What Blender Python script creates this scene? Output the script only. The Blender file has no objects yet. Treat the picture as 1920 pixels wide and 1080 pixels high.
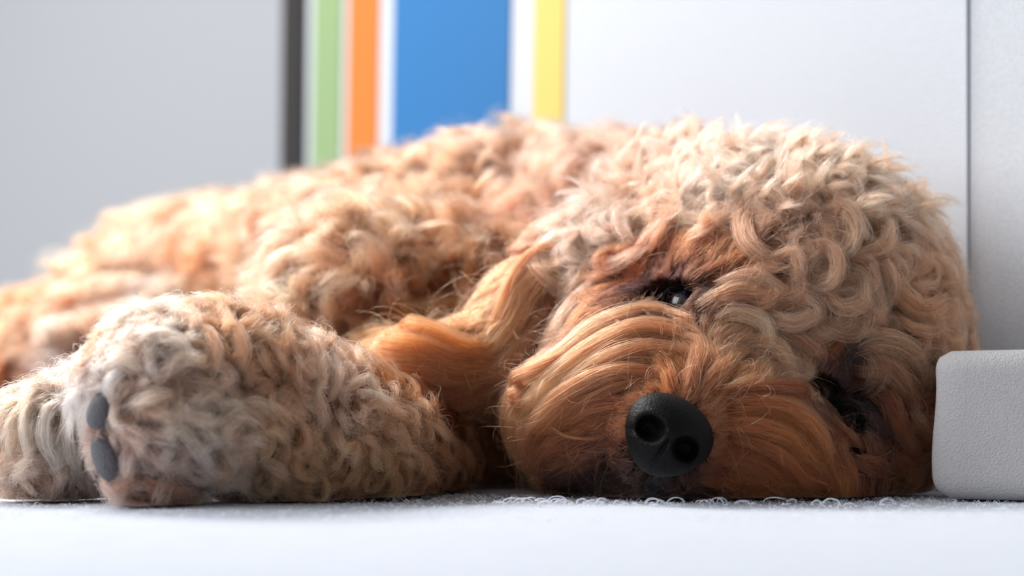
import bpy, bmesh, math, random
import numpy as np
from mathutils import Vector, Matrix

RNG = np.random.default_rng(7)
random.seed(7)
scn = bpy.context.scene
COL = scn.collection

# ------------------------------------------------------------------ camera
F = 4450.0                      # focal length in pixels of a 1920 wide frame
CAMZ = 0.05
PITCH = math.atan(158.0 / F)    # tilted slightly upwards
cam_d = bpy.data.cameras.new('camera')
cam_d.sensor_width = 36.0
cam_d.lens = 36.0 * F / 1920.0
cam_d.clip_start = 0.01
cam_d.dof.use_dof = True
cam_d.dof.focus_distance = 0.928
cam_d.dof.aperture_fstop = 5.4
cam_d.dof.aperture_blades = 9
cam = bpy.data.objects.new('camera', cam_d)
COL.objects.link(cam)
cam.location = (0, 0, CAMZ)
cam.rotation_euler = (math.pi / 2 + PITCH, 0, 0)
scn.camera = cam
CR = np.array([1.0, 0, 0])
CF = np.array([0, math.cos(PITCH), math.sin(PITCH)])
CU = np.array([0, -math.sin(PITCH), math.cos(PITCH)])
C0 = np.array([0, 0, CAMZ])

# ------------------------------------------------------------------ light
w = bpy.data.worlds.new('world')
scn.world = w
w.use_nodes = True
bg = w.node_tree.nodes['Background']
bg.inputs['Color'].default_value = (0.86, 0.92, 1.0, 1)
bg.inputs['Strength'].default_value = 0.38


def area(name, loc, target, sx, sy, power, color):
    ld = bpy.data.lights.new(name, 'AREA')
    ld.shape = 'RECTANGLE'
    ld.size, ld.size_y = sx, sy
    ld.energy = power
    ld.color = color
    o = bpy.data.objects.new(name, ld)
    COL.objects.link(o)
    o.location = loc
    d = Vector(target) - Vector(loc)
    o.rotation_euler = d.to_track_quat('-Z', 'Y').to_euler()
    return o


area('window_daylight', (-0.80, 1.62, 1.20), (0.02, 1.0, 0.05), 0.8, 0.8, 34.0, (1.0, 0.97, 0.94))
area('side_fill_light', (-1.50, 0.45, 0.90), (0.1, 1.0, 0.05), 1.2, 1.2, 24.0, (0.96, 0.98, 1.0))  # added soft fill from the front left that brightens the right wall
scn.view_settings.view_transform = 'Standard'
scn.view_settings.look = 'None'
scn.view_settings.exposure = 0.15
scn.view_settings.gamma = 1.0
scn.view_settings.use_curve_mapping = False
scn.cycles.max_bounces = 8
scn.cycles.transmission_bounces = 8
scn.cycles.diffuse_bounces = 4
scn.cycles.glossy_bounces = 4
scn.cycles_curves.shape = 'RIBBONS'
scn.cycles_curves.subdivisions = 2


# ------------------------------------------------------------------ helpers
def lin(c):
    c = np.asarray(c, float) / 255.0
    return np.where(c <= 0.04045, c / 12.92, ((c + 0.055) / 1.055) ** 2.4)


def at(px, py, Y):
    """point at distance Y in front of the lens seen at pixel px, py"""
    dx = (px - 960.0) / F
    dy = (540.0 - py) / F
    d = CF[None, :] + np.atleast_1d(dx)[:, None] * CR + np.atleast_1d(dy)[:, None] * CU
    k = np.atleast_1d(Y) / d[:, 1]
    p = C0 + d * k[:, None]
    return p[0] if np.ndim(px) == 0 else p


def to_px(p):
    q = p - C0
    z = q @ CF
    return np.stack([960 + F * (q @ CR) / z, 540 - F * (q @ CU) / z], -1)


def unit(v):
    return v / np.maximum(np.linalg.norm(v, axis=-1, keepdims=True), 1e-9)


def mat(name, color, rough=0.6, spec=0.4, noise=None, bump=None, sheen=0.0, coat=0.0):
    m = bpy.data.materials.new(name)
    m.use_nodes = True
    nt = m.node_tree
    b = nt.nodes['Principled BSDF']
    b.inputs['Base Color'].default_value = (*color, 1)
    b.inputs['Roughness'].default_value = rough
    b.inputs['Specular IOR Level'].default_value = spec
    b.inputs['Sheen Weight'].default_value = sheen
    b.inputs['Coat Weight'].default_value = coat
    tc = nt.nodes.new('ShaderNodeTexCoord')
    if noise:
        sc, amt = noise
        n = nt.nodes.new('ShaderNodeTexNoise')
        n.inputs['Scale'].default_value = sc
        n.inputs['Detail'].default_value = 6
        nt.links.new(tc.outputs['Object'], n.inputs['Vector'])
        r = nt.nodes.new('ShaderNodeMapRange')
        r.inputs['From Min'].default_value = 0.3
        r.inputs['From Max'].default_value = 0.7
        r.inputs['To Min'].default_value = 1 - amt
        r.inputs['To Max'].default_value = 1 + amt
        nt.links.new(n.outputs['Fac'], r.inputs['Value'])
        mx = nt.nodes.new('ShaderNodeVectorMath')
        mx.operation = 'SCALE'
        mx.inputs[0].default_value = color
        nt.links.new(r.outputs['Result'], mx.inputs['Scale'])
        nt.links.new(mx.outputs[0], b.inputs['Base Color'])
    if bump:
        kind, sc, dist = bump
        if kind == 'voronoi':
            n = nt.nodes.new('ShaderNodeTexVoronoi')
            out = n.outputs['Distance']
        else:
            n = nt.nodes.new('ShaderNodeTexNoise')
            n.inputs['Detail'].default_value = 5
            out = n.outputs['Fac']
        n.inputs['Scale'].default_value = sc
        nt.links.new(tc.outputs['Object'], n.inputs['Vector'])
        bp = nt.nodes.new('ShaderNodeBump')
        bp.inputs['Strength'].default_value = 1.0
        bp.inputs['Distance'].default_value = dist
        nt.links.new(out, bp.inputs['Height'])
        nt.links.new(bp.outputs['Normal'], b.inputs['Normal'])
    return m


def mesh_obj(name, verts, faces, m, parent=None, smooth=True):
    me = bpy.data.meshes.new(name)
    me.from_pydata([tuple(v) for v in verts], [], faces)
    me.update()
    if smooth:
        me.polygons.foreach_set('use_smooth', [True] * len(me.polygons))
    me.materials.append(m)
    o = bpy.data.objects.new(name, me)
    COL.objects.link(o)
    if parent:
        o.parent = parent
    return o


def bm_obj(name, bm, m, parent=None, smooth=True):
    me = bpy.data.meshes.new(name)
    bm.to_mesh(me)
    bm.free()
    if smooth:
        me.polygons.foreach_set('use_smooth', [True] * len(me.polygons))
    me.materials.append(m)
    o = bpy.data.objects.new(name, me)
    COL.objects.link(o)
    if parent:
        o.parent = parent
    return o


def box_bm(x0, x1, y0, y1, z0, z1, bev=0.0, seg=3):
    bm = bmesh.new()
    bmesh.ops.create_cube(bm, size=1)
    for v in bm.verts:
        v.co = Vector(((x0 + x1) / 2 + v.co.x * (x1 - x0), (y0 + y1) / 2 + v.co.y * (y1 - y0), (z0 + z1) / 2 + v.co.z * (z1 - z0)))
    if bev:
        bmesh.ops.bevel(bm, geom=bm.edges[:], offset=bev, segments=seg, profile=0.5, affect='EDGES')
    return bm


# ------------------------------------------------------------------ room
M_wall = mat('painted_wall', lin((186, 190, 197)), 0.75, 0.2, noise=(400, 0.02), bump=('noise', 900, 0.0004))
M_panel = mat('textured_panel', lin((240, 242, 246)), 0.8, 0.2, noise=(900, 0.07), bump=('noise', 1500, 0.0008))
M_grey = mat('grey_wall', lin((180, 182, 186)), 0.8, 0.2)
M_bed = mat('white_cotton', lin((196, 201, 211)), 0.9, 0.1, noise=(60, 0.03), bump=('noise', 1300, 0.0006), sheen=0.3)
M_bolster = mat('grey_white_canvas', lin((174, 171, 171)), 0.85, 0.15, noise=(500, 0.03), bump=('noise', 1200, 0.0007))

A = np.array([0.2020, 1.05])
B = np.array([-0.163, 1.75])
dAB = (B - A) / np.linalg.norm(B - A)
nAB = np.array([-dAB[1], dAB[0]])          # towards the camera side?
if np.dot(nAB, -A) < 0:
    nAB = -nAB
LAB = np.linalg.norm(B - A)


def wall_prism(name, a, b, thick, z0, z1, m, parent=None, lean=0.0):
    """vertical board from a to b, front face on the a-b line, thickness away from the room; lean shifts the top along a-b"""
    a = np.array(a, float)
    b = np.array(b, float)
    d = (b - a) / np.linalg.norm(b - a)
    n = np.array([-d[1], d[0]])
    if np.dot(n, -a) < 0:
        n = -n
    vs = []
    for z in (z0, z1):
        sh = d * lean * z
        for p in (a + sh, b + sh, b + sh - n * thick, a + sh - n * thick):
            vs.append((p[0], p[1], z))
    fs = [(0, 1, 5, 4), (1, 2, 6, 5), (2, 3, 7, 6), (3, 0, 4, 7), (0, 3, 2, 1), (4, 5, 6, 7)]
    return mesh_obj(name, vs, fs, m, parent, smooth=False)


def struct(o):
    o['kind'] = 'structure'
    return o


TOPZ = 0.9
wall_back = struct(wall_prism('wall_back', A, B, 0.05, -0.02, TOPZ, M_wall))
wall_right = struct(wall_prism('wall_right', A + np.array([0.0006, -0.0006]), (0.62, 0.80), 0.05, -0.02, TOPZ, M_panel))
wall_left = struct(wall_prism('wall_left', (-1.3, 2.75), (0.15, 2.45), 0.05, -0.4, 1.2, M_grey))


def on_wall(px, py=100):
    """distance along the back wall from its near edge, for the point of the wall seen at a pixel"""
    dx = (px - 960.0) / F
    # x = dx*Y(approx), on line A + t d
    t = (dx * A[1] * 1.0 - A[0]) / (dAB[0] - dx * dAB[1])
    return t


stripes = [('green stripe', 578, 632, (124, 146, 104)), ('orange stripe', 643, 701, (188, 108, 46)),
           ('blue stripe', 727, 946, (44, 102, 154)), ('yellow stripe', 991, 1048, (206, 180, 102))]
for lab, x0, x1, c in stripes:
    t0, t1 = on_wall(x1), on_wall(x0)
    a = A + dAB * t0 + nAB * 0.0012
    b = A + dAB * t1 + nAB * 0.0012
    m = mat(lab.replace(' ', '_'), lin(c), 0.6, 0.2)
    s = wall_prism('stripe', a, b, 0.001, 0.0, TOPZ - 0.002, m, wall_back, lean=-0.035)
    s['label'] = lab + ' painted on the white wall'
t_b0 = on_wall(569)
t_b1 = on_wall(534)
M_black = mat('black_edge_trim', lin((34, 30, 28)), 0.5, 0.4)
trim = struct(wall_prism('trim_1', A + dAB * t_b0 + nAB * 0.004, A + dAB * (t_b1 + .004) + nAB * 0.004, 0.02, 0.0, TOPZ, M_black, lean=-0.02))
# thin dark seam line between the two white wall panels
M_seam = mat('seam_line_grey', lin((150, 152, 160)), 0.8, 0.1)
seam = struct(wall_prism('trim_2', A + nAB * 0.0009 - dAB * 0.0004, A + nAB * 0.0009 + dAB * 0.0006, 0.002, 0.0, TOPZ, M_seam, lean=-0.006))

floor = struct(bm_obj('floor', box_bm(-3, 3, -3, 4, -0.52, -0.50), M_grey, smooth=False))

# bed surface: a thick white mattress cover
bm = bmesh.new()
nx, ny = 120, 90
gx = np.linspace(-0.62, 0.62, nx)
gy = np.linspace(0.30, 2.0, ny)


def bed_z(x, y):
    return 0.0005 * np.sin(x * 37 + 1.3 * np.sin(y * 11)) + 0.0005 * np.sin(y * 45 + x * 13)


vs = []
for j in range(ny):
    for i in range(nx):
        vs.append((gx[i], gy[j], float(bed_z(gx[i], gy[j])) - 0.0008))
fs = [(j * nx + i, j * nx + i + 1, (j + 1) * nx + i + 1, (j + 1) * nx + i) for j in range(ny - 1) for i in range(nx - 1)]
# skirt down
k0 = len(vs)
ring = [i for i in range(nx)] + [j * nx + nx - 1 for j in range(1, ny)] + [(ny - 1) * nx + i for i in range(nx - 2, -1, -1)] + [j * nx for j in range(ny - 2, 0, -1)]
for r in ring:
    vs.append((vs[r][0] * 1.01, vs[r][1], -0.2))
for i in range(len(ring)):
    j = (i + 1) % len(ring)
    fs.append((ring[j], ring[i], k0 + i, k0 + j))
bed = mesh_obj('mattress', vs, fs, M_bed)
bed['label'] = 'wide flat mattress under a white fuzzy cover that the dog lies on'
bed['category'] = 'mattress'


# ------------------------------------------------------------------ dog: implicit body
# (px, py, Y, r px)  grouped; consecutive points of a chain are joined by tapering capsules
CH = {
    'head': [[(1400, 500, 1.030, 190), (1290, 430, 1.070, 140)], [(1515, 572, 1.020, 236), (1400, 640, 1.000, 205)],
             [(1515, 572, 1.020, 236), (1590, 680, 1.005, 180)],
             [(1590, 680, 1.005, 180), (1625, 800, 0.990, 115)],
             [(1400, 640, 1.000, 205), (1230, 610, 1.020, 150)],
             [(1230, 610, 1.020, 150), (1150, 560, 1.040, 150)]],
    'muzzle': [[(1400, 640, 1.000, 205), (1290, 770, 0.955, 110)], [(1180, 700, 0.985, 130), (1130, 800, 0.985, 110)],
               [(1470, 760, 0.975, 120), (1560, 860, 0.960, 70)],[(1370, 700, 0.985, 135), (1262, 805, 0.935, 88)],
               [(1200, 730, 0.955, 100), (1070, 775, 0.965, 92)],
               [(1390, 800, 0.945, 88), (1500, 850, 0.955, 68)],
               [(1250, 880, 0.945, 45), (1090, 870, 0.995, 60)],
               [(1250, 880, 0.945, 45), (1400, 880, 0.95, 50)]],
    'ear': [[(1075, 520, 1.035, 52), (985, 580, 1.015, 50)], [(985, 580, 1.015, 50), (930, 680, 1.005, 55)],
            [(930, 680, 1.005, 55), (770, 690, 0.995, 48)]],
    'body': [[(980, 700, 1.100, 150), (920, 800, 1.070, 110)], [(1200, 500, 1.150, 185), (960, 490, 1.200, 190)],
             [(960, 490, 1.200, 190), (760, 540, 1.220, 185)],
             [(760, 540, 1.220, 185), (550, 560, 1.290, 170)],
             [(980, 620, 1.120, 165), (680, 590, 1.090, 155)],
             [(680, 590, 1.090, 155), (600, 690, 1.070, 120)],
             [(1200, 500, 1.150, 185), (980, 620, 1.120, 165)]],
    'rump': [[(550, 570, 1.310, 165), (340, 622, 1.350, 180)],
             [(340, 622, 1.350, 180), (130, 722, 1.340, 140)],
             [(130, 722, 1.340, 140), (-90, 775, 1.320, 110)],
             [(330, 690, 1.300, 150), (120, 740, 1.290, 120)]],
    'foreleg': [[(650, 740, 1.060, 110), (790, 850, 1.000, 62)],
                [(790, 850, 1.000, 62), (690, 835, 0.960, 90)],
                [(690, 835, 0.960, 90), (560, 795, 0.930, 118)],
                [(560, 795, 0.930, 118), (420, 745, 0.905, 128)],
                [(620, 740, 1.060, 100), (300, 770, 0.980, 80)],
                [(300, 770, 0.980, 80), (150, 815, 0.945, 80)]],
    'paw': [[(420, 745, 0.905, 128), (310, 745, 0.892, 120)],
            [(310, 745, 0.892, 120), (275, 850, 0.892, 68)],
            [(150, 815, 0.945, 80), (95, 835, 0.930, 82)]],
}
GROUPS = list(CH)
PA, PB, RA, RB, PG = [], [], [], [], []
for g, chains in CH.items():
    for ch in chains:
        for u, v in zip(ch[:-1], ch[1:]):
            PA.append(at(*u[:3])); RA.append(u[3] * u[2] / F)
            PB.append(at(*v[:3])); RB.append(v[3] * v[2] / F)
            PG.append(GROUPS.index(g))
PA, PB, RA, RB, PG = map(np.array, (PA, PB, RA, RB, PG))

# carved hollows: eye sockets and the fold of the lips
HOL = [(at(1262, 556, 0.930), 0.0125), (at(1568, 768, 0.905), 0.0155), (at(1530, 738, 0.905), 0.0105)]


def prim_d(p):
    pa = p[:, None, :] - PA[None]
    ba = (PB - PA)[None]
    h = np.clip((pa * ba).sum(-1) / (ba * ba).sum(-1), 0, 1)
    return np.linalg.norm(pa - ba * h[..., None], axis=-1) - (RA + (RB - RA) * h)


def sdf(p, k=0.012):
    out = np.empty(len(p))
    for i in range(0, len(p), 60000):
        q = p[i:i + 60000]
        d = prim_d(q)
        m = d.min(1)
        s = m - k * np.log(np.exp(-(d - m[:, None]) / k).sum(1)) * 0.4
        for c, r in HOLES:
            e = r - np.linalg.norm(q - c, axis=1)
            hh = np.clip(0.5 + 0.5 * (s + (-e) * -1) / 0.006, 0, 1)
            s = np.maximum(s, e)
        s = np.maximum(s, 0.002 - q[:, 2])
        out[i:i + 60000] = s
    return out


HOLES = []


def grad(p, e=0.0008):
    g = 0
    for k in ((1, -1, -1), (-1, -1, 1), (-1, 1, -1), (1, 1, 1)):
        k = np.array(k, float)
        g = g + k * sdf(p + k * e)[:, None]
    return unit(g)


def group_of(p):
    return PG[prim_d(p).argmin(1)]


def trace(px, py):
    """first point of the body on the sight line through each pixel (nearest approach if it misses)"""
    px = np.asarray(px, float); py = np.asarray(py, float)
    d = unit(CF + ((px - 960) / F)[:, None] * CR + ((540 - py) / F)[:, None] * CU)
    t = np.full(len(px), 0.78)
    best = np.full(len(px), 9.0); bt = t.copy()
    for _ in range(90):
        s = sdf(C0 + d * t[:, None])
        b = s < best
        best[b] = s[b]; bt[b] = t[b]
        t = np.minimum(t + np.maximum(s * 0.7, 0.0003) * (s > 0.0002), 1.5)
    return C0 + d * bt[:, None]


# hollow depth follows the real surface
for (px, py, r, dep) in [(1268, 562, 0.0120, 0.002), (1235, 556, 0.010, 0.001), (1535, 738, 0.0125, 0.000), (1590, 785, 0.0115, 0.000), (238, 812, 0.0055, 0.0015), (275, 806, 0.005, 0.002), (172, 905, 0.008, 0.002)]:
    s = trace([px], [py])[0]
    v = unit(C0 - s)
    HOLES.append((s + v * dep, r))


def make_body_mesh():
    bm = bmesh.new()
    for a, b, ra, rb in zip(PA, PB, RA, RB):
        n = 7
        for i in range(n):
            t = i / (n - 1)
            bmesh.ops.create_icosphere(bm, subdivisions=3, radius=ra + (rb - ra) * t + 0.001, matrix=Matrix.Translation(Vector(a + (b - a) * t)))
    me = bpy.data.meshes.new('tmp')
    bm.to_mesh(me); bm.free()
    o = bpy.data.objects.new('tmp', me)
    COL.objects.link(o)
    md = o.modifiers.new('r', 'REMESH')
    md.mode = 'VOXEL'
    md.voxel_size = 0.0035
    ev = o.evaluated_get(bpy.context.evaluated_depsgraph_get())
    m2 = bpy.data.meshes.new_from_object(ev)
    bpy.data.objects.remove(o)
    n = len(m2.vertices)
    co = np.empty(n * 3); m2.vertices.foreach_get('co', co); co = co.reshape(-1, 3)
    for _ in range(5):
        co = co - grad(co) * sdf(co)[:, None] * 0.9
    m2.vertices.foreach_set('co', co.ravel())
    m2.update()
    return m2, co


M_skin = mat('dog_skin', lin((92, 60, 40)), 0.8, 0.2, noise=(120, 0.25))
body_me, bco = make_body_mesh()
body_me.name = 'body'
body_me.polygons.foreach_set('use_smooth', [True] * len(body_me.polygons))
body_me.materials.clear()
body_me.materials.append(M_skin)
dog = bpy.data.objects.new('dog', None)
COL.objects.link(dog)
dog['label'] = 'curly apricot dog lying on its side on the white mattress, head against the wall'
dog['category'] = 'dog'
body = bpy.data.objects.new('body', body_me)
COL.objects.link(body)
body.parent = dog

# surface samples for rooting the locks
body_me.calc_loop_triangles()
nt_ = len(body_me.loop_triangles)
tri = np.empty(nt_ * 3, np.int32); body_me.loop_triangles.foreach_get('vertices', tri); tri = tri.reshape(-1, 3)
ta, tb, tcc = bco[tri[:, 0]], bco[tri[:, 1]], bco[tri[:, 2]]
tar = 0.5 * np.linalg.norm(np.cross(tb - ta, tcc - ta), axis=1)
tgr = group_of((ta + tb + tcc) / 3)


def roots(groups, n, fn=None):
    ok = np.isin(tgr, [GROUPS.index(g) for g in groups])
    wgt = tar * ok
    cen = (ta + tb + tcc) / 3
    # thin out what faces away from the room
    nn = unit(np.cross(tb - ta, tcc - ta))
    vv = unit(C0 - cen)
    f = (nn * vv).sum(1)
    wgt = wgt * np.where(f < -0.3, 0.25, 1.0) * (cen[:, 2] > 0.003)
    if fn is not None:
        wgt = wgt * fn(to_px(cen))
    idx = RNG.choice(nt_, n, p=wgt / wgt.sum())
    u = RNG.random((n, 2)); sw = u.sum(1) > 1; u[sw] = 1 - u[sw]
    return ta[idx] + (tb - ta)[idx] * u[:, :1] + (tcc - ta)[idx] * u[:, 1:]


# ------------------------------------------------------------------ fur fields, given where they are seen on the dog
FLOW = np.array([
    # muzzle: away from the nose
    (1240, 715, -.3, -1), (1180, 740, -1, -.5), (1150, 800, -1, 0.05), (1170, 870, -1, .4), (1220, 920, -.3, 1), (1290, 910, .4, .8),
    (1350, 860, 1, .4), (1360, 800, 1, .1), (1340, 740, .9, -.35), (1290, 700, -.1, -1),
    (1300, 640, -.6, -.6), (1240, 620, -1, -.1), (1150, 640, -1, .3), (1050, 680, -1, .75), (980, 740, -.7, 1), (920, 800, -.25, 1), (915, 890, .05, 1),
    (1100, 740, -1, .12), (1040, 800, -1, .15), (1000, 870, -.5, .9), (1100, 900, -.8, .5), (1180, 680, -1, .1),
    (1420, 755, 1, -.1), (1500, 770, 1, .35), (1560, 830, .6, 1), (1595, 900, .15, 1), (1430, 830, 1, .25), (1420, 890, 1, .3), (1500, 880, 1, .45), (1520, 820, 1, .6),
    # between the eyes and the forehead
    (1370, 680, .3, -1), (1400, 620, .8, -.6), (1340, 600, .4, -.9), (1330, 540, 1, -.35), (1400, 560, 1, 0), (1460, 620, 1, .3), (1480, 680, .8, .3), (1440, 700, .3, -.7),
    # around the first eye
    (1280, 500, .1, -1), (1200, 500, -.4, -1), (1330, 490, .7, -.9), (1150, 560, -1, .25), (1080, 600, -.8, .8), (1210, 540, -1, -.5), (1020, 690, -.7, .8), (1250, 440, 0, -1), (1100, 480, -.7, -.3),
    # around the second eye
    (1530, 680, .2, -1), (1620, 700, 1, -.3), (1650, 780, .9, .5), (1640, 850, .6, 1), (1700, 860, .4, 1), (1580, 700, .5, -.8), (1720, 760, 1, .4),
    # crown
    (1400, 350, .1, -1), (1500, 400, .4, -1), (1600, 420, .8, -.6), (1700, 500, 1, -.2), (1760, 600, 1, .3), (1650, 600, 1, .1), (1550, 520, .8, -.3),
    # ear
    (1060, 500, -.9, .4), (960, 560, -.7, .8), (900, 640, -.8, .6), (800, 650, -1, -.1), (700, 650, -1, .2), (850, 740, -1, .1),
    # body
    (1000, 300, -.2, -1), (800, 350, -.5, -1), (850, 450, -.5, -.5), (700, 450, -.8, -.6), (550, 500, -1, -.2), (600, 620, -1, .2), (1000, 420, -.6, -.3),
    (300, 420, -.4, -1), (100, 550, -.7, -.8), (300, 600, -1, .1), (100, 700, -1, .3),
    # leg and paws
    (700, 800, -.2, .9), (780, 860, .4, .8), (600, 700, -.3, -.3), (500, 650, -.4, -.8), (550, 850, .2, 1), (400, 600, -.5, -.9), (300, 600, -.6, -1), (250, 680, -.9, -.1),
    (330, 720, .5, .4), (300, 800, .9, .3), (400, 800, .9, .5), (350, 880, .8, .6), (260, 920, .2, .8), (200, 700, -.7, .3), (450, 900, .6, .7),
    (60, 760, -.8, .5), (100, 760, .0, 1), (60, 850, -.2, 1), (140, 850, .1, 1)], float)
FLOW[:, 2:] = unit(FLOW[:, 2:])


def idw(px, pts, vals, power=3.0):
    out = np.zeros((len(px), vals.shape[1]))
    for i in range(0, len(px), 20000):
        d = np.linalg.norm(px[i:i + 20000, None, :] - pts[None], axis=-1) + 4
        wt = d ** -power
        out[i:i + 20000] = (wt @ vals) / wt.sum(1, keepdims=True)
    return out


def flow3(p, n):
    f = unit(idw(to_px(p), FLOW[:, :2], FLOW[:, 2:]))
    d = f[:, :1] * CR - f[:, 1:] * CU
    t = d - n * (d * n).sum(1, keepdims=True)
    return unit(t + 1e-6)


TINT = np.array([
    # px, py, sRGB
    (1250, 700, 186, 122, 76), (1150, 650, 205, 150, 108), (1050, 720, 190, 135, 95), (950, 850, 165, 108, 68), (1100, 800, 160, 104, 66), (1080, 890, 76, 48, 34), (1000, 900, 100, 64, 42), (1130, 900, 56, 38, 30), (900, 900, 130, 84, 54),  # low left moustache points: overhang shade put into the tint, plus mouth stain
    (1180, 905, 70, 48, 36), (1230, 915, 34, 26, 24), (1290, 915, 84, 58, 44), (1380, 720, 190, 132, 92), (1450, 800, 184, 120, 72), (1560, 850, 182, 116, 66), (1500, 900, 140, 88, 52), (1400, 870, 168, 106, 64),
    (1350, 640, 198, 148, 112), (1420, 620, 200, 160, 128), (1450, 700, 198, 154, 120),
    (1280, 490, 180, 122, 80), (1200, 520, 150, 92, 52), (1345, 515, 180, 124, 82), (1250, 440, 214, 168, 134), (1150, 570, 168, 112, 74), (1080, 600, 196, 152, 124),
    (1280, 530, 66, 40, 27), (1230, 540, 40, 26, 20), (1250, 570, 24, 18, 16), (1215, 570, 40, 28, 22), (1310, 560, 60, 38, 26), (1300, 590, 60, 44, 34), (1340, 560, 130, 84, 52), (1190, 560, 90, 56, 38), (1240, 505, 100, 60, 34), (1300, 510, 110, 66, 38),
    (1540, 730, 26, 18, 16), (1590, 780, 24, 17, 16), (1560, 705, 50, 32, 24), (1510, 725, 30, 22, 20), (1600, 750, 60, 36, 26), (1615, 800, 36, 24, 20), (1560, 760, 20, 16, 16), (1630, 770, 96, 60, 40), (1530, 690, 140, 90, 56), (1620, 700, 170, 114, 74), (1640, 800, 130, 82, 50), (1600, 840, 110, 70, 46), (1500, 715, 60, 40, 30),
    (1700, 700, 190, 146, 114), (1700, 860, 172, 120, 86), (1500, 560, 204, 164, 134), (1600, 500, 206, 160, 126), (1750, 550, 200, 146, 108), (1400, 350, 226, 184, 154), (1600, 380, 224, 178, 144),
    (1300, 400, 226, 188, 162), (1550, 640, 198, 156, 124), (1100, 500, 222, 180, 152), (1150, 440, 224, 184, 158),
    (1030, 520, 198, 136, 94), (950, 580, 200, 138, 94), (880, 660, 190, 122, 78), (750, 650, 196, 128, 80), (820, 740, 150, 92, 54), (800, 600, 196, 140, 98),
    (1000, 300, 220, 178, 150), (850, 400, 214, 166, 132), (1000, 430, 180, 138, 112), (700, 450, 218, 168, 134), (600, 560, 214, 164, 130), (700, 580, 190, 142, 112), (600, 400, 220, 174, 142),
    (400, 420, 222, 172, 138), (400, 540, 196, 138, 98), (200, 520, 220, 168, 132), (200, 640, 190, 132, 92), (50, 600, 212, 156, 116), (30, 720, 176, 116, 78),  # lower body and rump points are darker, with shade put into the tint
    (330, 600, 222, 190, 166), (250, 680, 226, 202, 184), (420, 650, 206, 160, 128), (520, 680, 206, 164, 132), (640, 720, 204, 166, 138), (740, 780, 196, 160, 128),
    (300, 740, 206, 170, 140), (300, 790, 224, 202, 184), (250, 850, 228, 208, 194), (400, 800, 212, 184, 162), (360, 860, 218, 194, 174), (280, 900, 170, 130, 106), (250, 810, 150, 110, 90), (480, 800, 192, 156, 122), (560, 850, 190, 154, 116), (700, 880, 186, 150, 112), (800, 900, 150, 116, 84),
    (180, 720, 232, 212, 198), (60, 780, 214, 180, 150), (120, 800, 226, 202, 182), (60, 880, 204, 172, 148), (130, 900, 190, 168, 154), (20, 900, 190, 160, 136), (400, 920, 190, 168, 150)], float)
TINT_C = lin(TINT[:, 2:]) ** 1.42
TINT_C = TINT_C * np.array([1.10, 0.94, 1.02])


for _i in range(len(TINT)):
    _x, _y = TINT[_i, :2]
    if _y > 570 and _x < 860 and not (_x > 590 and _y < 760) and not (_x < 250 and _y < 700):
        TINT_C[_i] *= (0.76, 0.64, 0.55) if _x > 390 else (0.90, 0.83, 0.78)      # forelegs and paws are a warmer cream
    elif _x < 1060 and _y < 760 and not (_x > 590 and _y > 500):
        TINT_C[_i] *= (0.88, 0.77, 0.72)      # apricot back and rump
    elif _y < 620:
        TINT_C[_i] *= (0.94, 0.865, 0.865)


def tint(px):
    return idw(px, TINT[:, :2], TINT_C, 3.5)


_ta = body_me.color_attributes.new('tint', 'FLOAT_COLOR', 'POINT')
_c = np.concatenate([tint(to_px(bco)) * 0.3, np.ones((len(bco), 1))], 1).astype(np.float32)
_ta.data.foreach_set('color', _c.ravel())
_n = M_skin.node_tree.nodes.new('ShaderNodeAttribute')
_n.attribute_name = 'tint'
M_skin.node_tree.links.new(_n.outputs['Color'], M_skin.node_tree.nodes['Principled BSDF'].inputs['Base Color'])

# places no hair may enter: eyeballs, nose and pads (filled in below)
BARE = []


def lock_guides(r, length, n=20, height=0.004, turn=0.0, phase=0.0, wave=0.0, wave_n=1.5, lift=0.5, loft=0.0, rnd=0.3, gravity=0.0, hmin=0.0008):
    """march every lock over the fur surface; all shape arguments may be one number or one per lock"""
    L = len(r)
    f = lambda a: np.broadcast_to(np.asarray(a, float), (L,)).copy()
    length, height, turn, phase, wave, wave_n, lift, loft = map(f, (length, height, turn, phase, wave, wave_n, lift, loft))
    p = r.copy()
    G = np.empty((L, n, 3)); N = np.empty((L, n, 3))
    p = p - grad(p) * sdf(p)[:, None]
    rphi = RNG.normal(0, rnd, L)
    wph = RNG.random(L) * 6.283
    h0 = None
    for i in range(n):
        s = i / (n - 1)
        nn = grad(p)
        G[:, i] = p; N[:, i] = nn
        t = flow3(p, nn)
        b = np.cross(nn, t)
        phi = phase + rphi + turn * s ** 1.25 + wave * np.sin(wph + wave_n * 6.283 * s)
        d = t * np.cos(phi)[:, None] + b * np.sin(phi)[:, None]
        up = lift * (1 - s * 1.6) + loft
        d = unit(d + nn * up[:, None] + np.array([0, 0, -gravity]) * s)
        p = p + d * (length / (n - 1))[:, None]
        sd = sdf(p)
        top = height * (0.35 + 0.9 * np.sin(np.pi * min(s + .12, 1) * 0.8)) + loft * length * s
        over = np.maximum(sd - top, 0) * 0.5
        under = np.maximum(hmin - sd, 0)
        p = p + nn * (under - over)[:, None]
        p[:, 2] = np.maximum(p[:, 2], 0.0008)
        # stay in front of the wall
        dw = (p[:, :2] - A) @ nAB - 0.003
        p[:, :2] -= np.minimum(dw, 0)[:, None] * nAB
    return G, N


def frames(G, N):
    T = np.gradient(G, axis=1)
    T = unit(T)
    Bn = unit(np.cross(N, T))
    Nn = unit(np.cross(T, Bn))
    return Bn, Nn


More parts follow.
